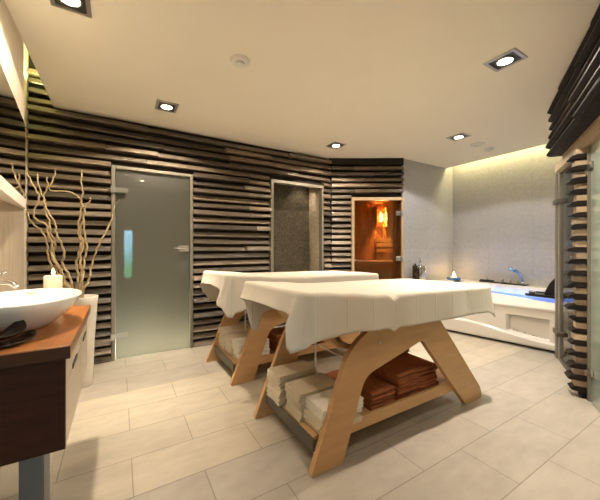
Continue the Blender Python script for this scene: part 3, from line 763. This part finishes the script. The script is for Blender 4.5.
# mirror cabinet on the left panel (its face is turned slightly into the room)
mr = thing('mirror_cabinet', (PX, 2.0, 1.44), 'wall mirror with a white lower band above the vanity', 'mirror')
def MF(y, off=0): return PX+.004+(2.68-y)*.101+off
ya, yb = .9, 2.68
def wedge(mb, z0, z1, off0, off1, y_a=ya, y_b=yb):
    mb.add([(PX+.001 if off0 is None else MF(y_a, off0), y_a, z0), (MF(y_a, off1), y_a, z0), (MF(y_b, off1), y_b, z0), (PX+.001 if off0 is None else MF(y_b, off0), y_b, z0),
            (PX+.001 if off0 is None else MF(y_a, off0), y_a, z1), (MF(y_a, off1), y_a, z1), (MF(y_b, off1), y_b, z1), (PX+.001 if off0 is None else MF(y_b, off0), y_b, z1)],
           [(3,2,1,0),(4,5,6,7),(0,1,5,4),(1,2,6,5),(2,3,7,6),(3,0,4,7)])
m = MB(); wedge(m, 1.52, 2.020, None, 0); m.build('cabinet', M['glow_white'], mr)
m = MB(); wedge(m, 1.522, 2.018, .0008, .005, ya+.004, yb-.004); m.build('mirror_pane', M['mirror'], mr)
m = MB(); wedge(m, 1.455, 1.518, None, .008); m.build('lower_band', M['glow_white'], mr)

# ------------------------------------------------------------------ whirlpool bath
def xf(y): return 4.0+(2.60-y)*.178
TY0, TY1 = 1.02, 3.155; TX1 = 5.07
tb = thing('bathtub', (4.5, 2.1, 0), 'white whirlpool bath with recessed front panel in the tiled alcove', 'bathtub')
def tub_z(x, y):
    t = x-(xf(y)-.02)
    z = .485+.095*sm(t/.36)
    z = max(z, .65*sm((x-4.842)/.012+.5)) if x > 4.83 else z
    z = max(z, .485+(.165)*sm((y-2.86)/.06)*sm((t-.02)/.12))
    # basin
    bxc, byc, hx, hy = 4.608, 1.98, .225, .83
    q = (abs((x-bxc)/hx)**4+abs((y-byc)/hy)**4)**.25
    return z-(z-.16)*sm((1.03-q)/.12)
NX, NY = 130, 120
m = MB(); vs = []; fs = []
for j in range(NY+1):
    y = TY0+(TY1-TY0)*j/NY; a = xf(y)-.02
    for i in range(NX+1):
        x = a+(TX1-a)*i/NX; vs.append((x, y, tub_z(x, y)))
for j in range(NY):
    for i in range(NX):
        q = j*(NX+1)+i; fs.append((q, q+1, q+NX+2, q+NX+1))
m.add(vs, fs); m.build('basin', M['acrylic'], tb, smooth='all')
# front skirt with a recessed panel and a sloping plinth
def skirt_off(y, z):
    top = .10+.11*sm((y-1.40)/1.0)          # plinth top, lower at the right
    o = .0
    o += -.030*sm((top+.012-z)/.02) + .0
    ry = sm((y-1.455)/.012)*sm((1.868-y)/.012); zlo = top+.02
    rz = sm((z-zlo)/.012)*sm((.372-z)/.012)
    o += .055*ry*rz
    o += -.012*sm((z-.455)/.012)             # rolled rim lip
    o += .02*sm((.05-z)/.03)
    return o
m = MB(); vs = []; fs = []; NZ = 60; NY2 = 200
for j in range(NY2+1):
    y = TY0+(TY1-TY0)*j/NY2
    for i in range(NZ+1):
        z = .03+(.484-.03)*i/NZ; vs.append((xf(y)-.008+skirt_off(y, z), y, z))
for j in range(NY2):
    for i in range(NZ):
        q = j*(NZ+1)+i; fs.append((q, q+1, q+NZ+2, q+NZ+1))
m.add(vs, fs); m.build('skirt', M['acrylic'], tb, smooth='all')
m = MB(); m.add([(xf(TY0)-.02,TY0,.03),(TX1,TY0,.03),(TX1,TY0,.65),(4.87,TY0,.65),(4.45,TY0,.58),(xf(TY0)-.02,TY0,.485)], [(0,1,2,3,4,5)]); m.build('end_panel', M['acrylic'], tb)
m = MB(); m.add([(xf(TY0)+.04,TY0+.03,.001),(TX1,TY0+.03,.001),(TX1,TY1,.001),(xf(TY1)+.04,TY1,.001),(xf(TY0)+.04,TY0+.03,.06),(TX1,TY0+.03,.06),(TX1,TY1,.06),(xf(TY1)+.04,TY1,.06)],
     [(3,2,1,0),(0,1,5,4),(1,2,6,5),(2,3,7,6),(3,0,4,7)]); m.build('plinth', M['black'], tb)
# water
m = MB(); n = 48; ring = []
for i in range(n):
    a = 2*PI*i/n; c, s = math.cos(a), math.sin(a); k = (abs(c)**4+abs(s)**4)**-.25
    ring.append((4.608+.216*c*k, 1.98+.81*s*k, .535))
m.add(ring, [tuple(range(n))]); m.build('water', M['water'], tb)
m = MB(); m.box(4.90, 4.99, 1.97, 2.62, .651, .668); m.build('control_strip', M['black'], tb, bevel=.004)
for y in (2.10, 2.20, 2.30, 2.52):
    m = MB(); m.lathe([(.024,.668),(.024,.70),(.018,.722),(.010,.725)], 4.945, y, 16); m.build('tap_knob', M['steel'], tb, smooth=True)
m = MB(); m.box(4.90, 4.935, 2.40, 2.60, .668, .692); m.build('spout', M['black'], tb, bevel=.006)
# small raised chrome marks at the bottom of the skirt recess
for k in range(9):
    if k in (2, 4): continue
    y = 1.815-k*.038; x = xf(y)+.046; z = .160-.007*k
    m = MB(); m.loft([[(x+a_, y+sx_*w_, z+dz_) for sx_, dz_ in ((1,0),(-1,0),(-1,.008),(.3,.012),(.3,.02),(-1,.024),(-1,.034),(1,.034),(1,.024),(-.3,.020),(-.3,.013),(1,.008))] for a_, w_ in ((-.012,.013),(.0,.013))])
    m.build('emblem_mark', M['chrome'], tb)
# hand shower
hs = thing('hand_shower', (4.95, 2.03, .668), 'blue-lit chrome hand shower standing on the back rim of the bath', 'hand shower')
m = MB(); m.lathe([(.022,.6685),(.022,.69),(.015,.70)], 4.95, 2.03, 16); m.build('holder', M['chrome'], hs, smooth=True)
m = MB(); m.tube([(4.95,2.03,.69),(4.95,2.045,.76),(4.945,2.085,.83),(4.94,2.13,.865)], [.013,.013,.014,.018], 10); m.build('handle', M['bluelit_chrome'], hs, smooth=True)
m = MB()
cen = Vector((4.935, 2.165, .868)); dn = Vector((-.25, .45, -.75)).normalized(); u_ = dn.cross(Vector((1,0,0))).normalized(); w_ = dn.cross(u_)
m.loft([[cen+dn*h+(u_*math.cos(2*PI*i/20)+w_*math.sin(2*PI*i/20))*r_ for i in range(20)] for r_, h in ((.018,-.022),(.045,-.008),(.052,.006),(.046,.012),(.02,.013))])
m.build('head', M['bluelit_chrome'], hs, smooth=True)
# dark tray across the bath with a black headrest and a jar
m = MB(); m.box(4.42, 4.70, 1.20, 1.78, .590, .606); m.box(4.40, 4.42, 1.20, 1.78, .588, .618); m.box(4.70, 4.72, 1.20, 1.78, .588, .618)
o = m.build('bath_tray', M['black'], base=(4.56, 1.5, .59)); tag(o, 'dark bath tray resting across the right end of the whirlpool bath', 'tray')
m = MB(); prof = [(1.40,.607),(1.625,.607),(1.60,.68),(1.57,.75),(1.52,.82),(1.48,.85),(1.44,.85),(1.42,.80)]
m.prism(rounded(prof, .02), lambda p: (4.50, p[0], p[1]), lambda p: (4.62, p[0], p[1]))
o = m.build('headrest', M['black'], base=(4.56, 1.55, .607), bevel=.01); tag(o, 'black curved headrest standing on the bath tray behind the metal post', 'headrest')
m = MB(); m.lathe([(.03,.6065),(.033,.612),(.033,.64),(.026,.648)], 4.47, 1.735, 18); o = m.build('jar', M['silver'], base=(4.47, 1.735, .607), smooth=True); tag(o, 'small low metal jar on the dark bath tray', 'jar')
# candle in a blue glass bowl
t = thing('tealight_bowl', (4.80, 2.97, .65), 'lit tealight in a blue glass bowl on the bath corner', 'candle')
m = MB(); m.lathe([(.07,.6505),(.10,.655),(.112,.69),(.108,.692),(.095,.664),(.01,.66)], 4.80, 2.97, 28); m.build('bowl', M['blueglass'], t, smooth=True)
m = MB(); m.lathe([(.05,.661),(.05,.70),(.035,.702)], 4.80, 2.97, 20); m.build('wax', M['wax'], t, smooth=True)
m = MB(); m.lathe([(.002,.70),(.018,.712),(.020,.73),(.010,.76),(.001,.79)], 4.80, 2.97, 12); m.build('flame', M['flame'], t, smooth='all')
# toiletries on the left corner of the bath deck
ty = 3.04
m = MB(); m.lathe([(.036,.6505),(.04,.655),(.04,.90),(.034,.915),(.014,.925),(.014,.945)], 3.905, ty, 22); o = m.build('bottle', M['leather'], base=(3.905, ty, .65), smooth=True); tag(o, 'dark cylindrical bottle left of the carafe by the alcove wall', 'bottle')
cf = thing('carafe', (4.0, ty-.02, .65), 'silver carafe with a pointed stopper by the alcove wall', 'carafe')
m = MB(); m.lathe([(.04,.6505),(.045,.66),(.046,.86),(.036,.91),(.018,.94),(.018,.955)], 4.0, ty-.02, 22); m.build('body', M['silver'], cf, smooth=True)
m = MB(); m.lathe([(.012,.955),(.018,.975),(.012,.995),(.004,1.02),(.008,1.03),(.001,1.045)], 4.0, ty-.02, 14); m.build('stopper', M['silver'], cf, smooth=True)
m = MB(); m.lathe([(.034,.6505),(.036,.655),(.038,.90),(.036,.90),(.033,.665),(.002,.66)], 4.095, ty, 22); o = m.build('drinking_glass', M['silver'], base=(4.095, ty, .65), smooth=True); tag(o, 'shiny tall tumbler right of the carafe by the alcove wall', 'glass')

# ------------------------------------------------------------------ lights
def light(kind, name, loc, energy, col, rot=(0,0,0), **kw):
    d = bpy.data.lights.new(name, kind); d.energy = energy; d.color = col
    for k, v in kw.items(): setattr(d, k, v)
    o = bpy.data.objects.new(name, d); C.objects.link(o); o.location = loc; o.rotation_euler = rot; return o
W = (1, .845, .65); WN = (1, .87, .71); WD = (1, .93, .86)
SPW = ((22, 70, W, 58), (46, 90, W, 56), (38, 70, W, 70), (34, 50, WD, 66), (42, 100, WN, 74))
for (x, y, l), (e, e2, c, ca) in zip(LAMPS, SPW):
    light('SPOT', 'flood_spot', (x, y, CZ-.02), e, c, spot_size=math.radians(136), spot_blend=.16, shadow_soft_size=.03)
    light('SPOT', 'downlight_core', (x, y, CZ-.02), e2, c, spot_size=math.radians(ca), spot_blend=.9, shadow_soft_size=.03)
# unseen fill spot added above the camera without a fixture, brightens the table fronts
light('SPOT', 'flood_spot', (1.05, .30, CZ-.02), 24, W, spot_size=math.radians(136), spot_blend=.16, shadow_soft_size=.05)
# coves
light('AREA', 'cove_strip_left', ((PX+LX)/2, 3.22, 2.74), 4.5, (.98, 1, .38), rot=(PI, 0, 0), shape='RECTANGLE', size=.12, size_y=1.0)
light('AREA', 'cove_strip_tub', (4.97, 1.75, 2.74), 12, (1, .88, .42), rot=(0, math.radians(35), 0), shape='RECTANGLE', size=.1, size_y=2.7)
# sauna, niche, steam room, bath
p = SP(ls, -1.24, 1.78); light('POINT', 'sauna_glow', p, 62, (1, .55, .18), shadow_soft_size=.03)
light('SPOT', 'niche_spot', (2.44, 3.90, 2.22), 13, W, spot_size=math.radians(110), spot_blend=.8, shadow_soft_size=.03)
light('AREA', 'steam_glow', (.35, 4.2, .9), 20, (1, 1, .82), shape='RECTANGLE', size=1.3, size_y=.3, spread=math.radians(120))
light('AREA', 'bath_led', (4.42, 2.0, .565), 1.2, (.10, .28, 1), rot=(0, math.radians(-80), 0), shape='RECTANGLE', size=.02, size_y=1.4, spread=math.radians(40))
light('AREA', 'cabin_lamp', (3.6, -.3, 2.5), 10, (1, .98, .86), shape='RECTANGLE', size=.5, size_y=.5)
light('POINT', 'candle_glow', (4.80, 2.97, .84), .5, (1, .6, .25), shadow_soft_size=.02)

w = bpy.data.worlds.new('World'); bpy.context.scene.world = w; w.use_nodes = True
nt = w.node_tree; bg_ = nt.nodes['Background']
tc = nt.nodes.new('ShaderNodeTexCoord'); sx = nt.nodes.new('ShaderNodeSeparateXYZ'); nt.links.new(tc.outputs['Generated'], sx.inputs[0])
rp = nt.nodes.new('ShaderNodeValToRGB'); mr_ = nt.nodes.new('ShaderNodeMapRange'); mr_.inputs[1].default_value = -.3; mr_.inputs[2].default_value = .3
nt.links.new(sx.outputs[2], mr_.inputs[0]); nt.links.new(mr_.outputs[0], rp.inputs[0]); nt.links.new(rp.outputs[0], bg_.inputs[0])
rp.color_ramp.elements[0].position = .40; rp.color_ramp.elements[0].color = (.10, .30, .16, 1)
rp.color_ramp.elements[1].position = .52; rp.color_ramp.elements[1].color = (.35, .65, .90, 1)
bg_.inputs[1].default_value = 10

# ------------------------------------------------------------------ camera
cd = bpy.data.cameras.new('Camera'); cam = bpy.data.objects.new('Camera', cd); C.objects.link(cam)
cam.location = (0, 0, 1.2); cam.rotation_euler = (PI/2, 0, -TH)
cd.sensor_width = 36; cd.lens = 36*300/600; cd.shift_y = -(250-247)/600; cd.clip_start = .02
bpy.context.scene.camera = cam
sc = bpy.context.scene
sc.view_settings.view_transform = 'Standard'; sc.view_settings.look = 'None'; sc.view_settings.gamma = 1; sc.view_settings.exposure = 1.12
sc.view_settings.use_curve_mapping = False
for o in list(bpy.data.objects):
    if '_b' in o: del o['_b']
